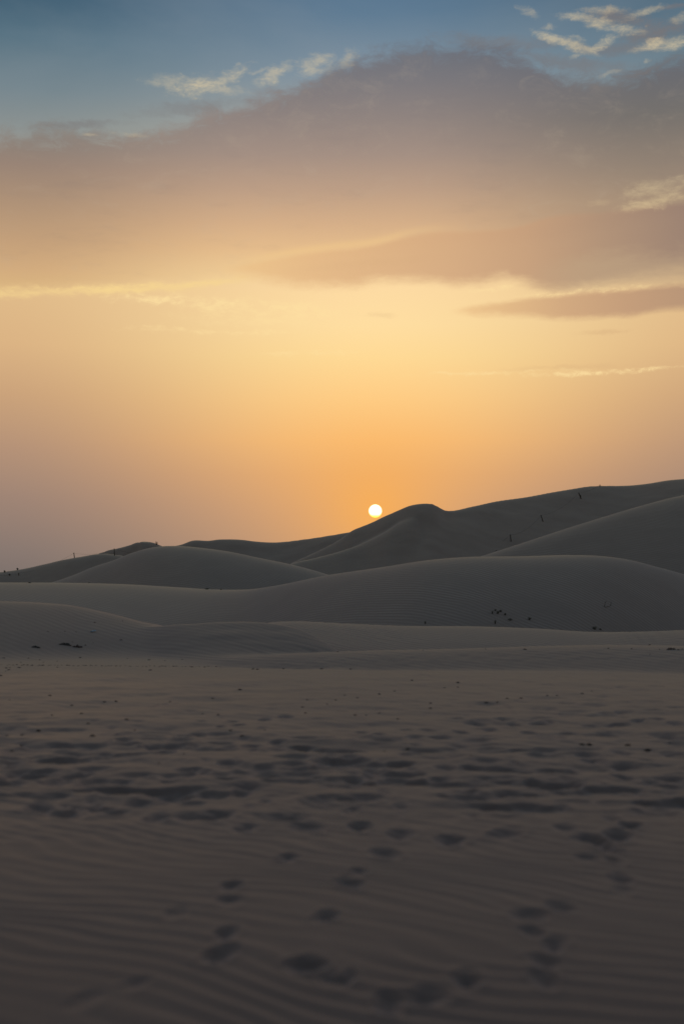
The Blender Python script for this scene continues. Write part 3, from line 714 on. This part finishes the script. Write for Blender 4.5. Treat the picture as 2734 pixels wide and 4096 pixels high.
for u, v, w, h, lab, lv in ((70,2280,12,9,'wispy shrub on the skyline right above the low fence post at left',True),(19,2290,9,9,'thin wispy shrub on the skyline at the left edge',True),
    (627,2179,18,16,'bare twiggy shrub beside the small distant peak on the skyline',False),(828,2358,20,7,'low dry shrub on the crest of the broad dune saddle',True),(884,2359,8,5,'tiny dry shrub right of the other one on the saddle crest',True),
    (40,2302,12,7,'low shrub under the fence wire at the left edge',True),(120,2332,16,4,'flat shrub on the crest at far left, below the fence',True),(357,2332,10,3,'tiny flat shrub on the left crest below the round dune',True)):
    tuft(u, v, w, h, lab, GK, 23, 22, leaves=lv)

# bent dry twig standing on the dark dune
p, r = hit(2420, 2429); s = r / FPX
root = empty('dry_twig', p)
V, F = tube([Vector((-3, 0, -3)) * s, Vector((-4, 0, 8)) * s, Vector((-1, 0, 20)) * s, Vector((5, 0, 23)) * s], [1.3 * s, 1.2 * s, 1.0 * s, .6 * s]); link('stem', V, F, M_TWIG, root)
V, F = tube([Vector((-3, 0, 0)) * s, Vector((6, 0, 2)) * s, Vector((16, 0, 4)) * s, Vector((20, 0, 6)) * s, Vector((21, 0, 22)) * s], [1.2 * s, 1.0 * s, 1.0 * s, 1.2 * s, .8 * s]); link('side_branch', V, F, M_TWIG, root)
tag(root, 'bent U-shaped dry twig on the face of the broad dark dune', 'twig')

# ------------------------------------------------------------------ fences
def fence(posts, wires, label, extra=()):
    base0, r0 = hit(*posts[0][:2])
    root = empty('wire_fence', base0); tops = []
    for (ub, vb, ut, vt, rad) in posts:
        b, r = hit(ub, vb); s = r / FPX
        a, t = pix(ut, vt)
        rt = math.hypot(b.x, b.y)
        top = Vector((rt * math.sin(a), rt * math.cos(a), EYE + rt * t))
        ax = (top - b).normalized()
        b2 = b - ax * .35
        V, F = tube([b2, b.lerp(top, .5), top - ax * .02, top], [rad * 1.1, rad, rad * .95, rad * .6], 8)
        o = link('post', [q - base0 for q in V], F, M_WOOD, root)
        V, F = tube([top - ax * .10, top - ax * .05], [rad * 1.35, rad * 1.35], 8)
        link('wire_tie', [q - base0 for q in V], F, M_WIRE, o)
        tops.append(top - ax * .075)
    for (a, b, sag) in wires:
        A = tops[a] if isinstance(a, int) else a; B = tops[b] if isinstance(b, int) else b
        pts = []
        for k in range(15):
            f = k / 14; q = A.lerp(B, f) - Vector((0, 0, sag * 4 * f * (1 - f)))
            pts.append(q)
        V, F = tube(pts, [.013] * 15, 5); link('wire', [q - base0 for q in V], F, M_WIRE, root)
    for (ub, vb, ut, vt, rad) in extra:
        b, r = hit(ub, vb); a, t = pix(ut, vt); rt = math.hypot(b.x, b.y)
        top = Vector((rt * math.sin(a), rt * math.cos(a), EYE + rt * t)); ax = (top - b).normalized()
        V, F = tube([b - ax * .3, b.lerp(top, .5), top], [rad, rad, rad * .8], 8)
        link('stake', [q - base0 for q in V], F, M_WOOD, root)
    tag(root, label, 'fence')
    return root, tops
def at_r(u, v, r):
    a, t = pix(u, v); return Vector((r * math.sin(a), r * math.cos(a), EYE + r * t))
q1, rq1 = hit(1905, 2226.0)
q2, rq2 = hit(2034, 2160)
fence([(2042,2166,2039,2138,.085),(2169.5,2086,2161,2060,.085),(2321,1994,2312,1970,.085),(2397,1947,2397,1938.5,.085)],
      [(at_r(1900, 2228, rq2 * .985), 0, .35),(0, 1, .8),(1, 2, .8),(2, 3, .3),(3, at_r(2418, 1945, 301), .1)],
      'wire fence with leaning wooden posts climbing the highest dune on the right', [(2321,1995,2319.5,1979,.10),(1983,2203,1983,2200,.08)])
fence([(76,2302,76,2291,.10),(298.5,2228.5,296,2211,.10),(458.5,2222,457.5,2194,.10)],
      [(at_r(-30, 2298, 345), at_r(45, 2300, 344), .1),(at_r(45, 2300, 344), 0, .3),(0, 1, .9),(1, 2, .7),(2, at_r(545, 2213, 345), .2)],
      'wire fence with dark posts along the left skyline dune')
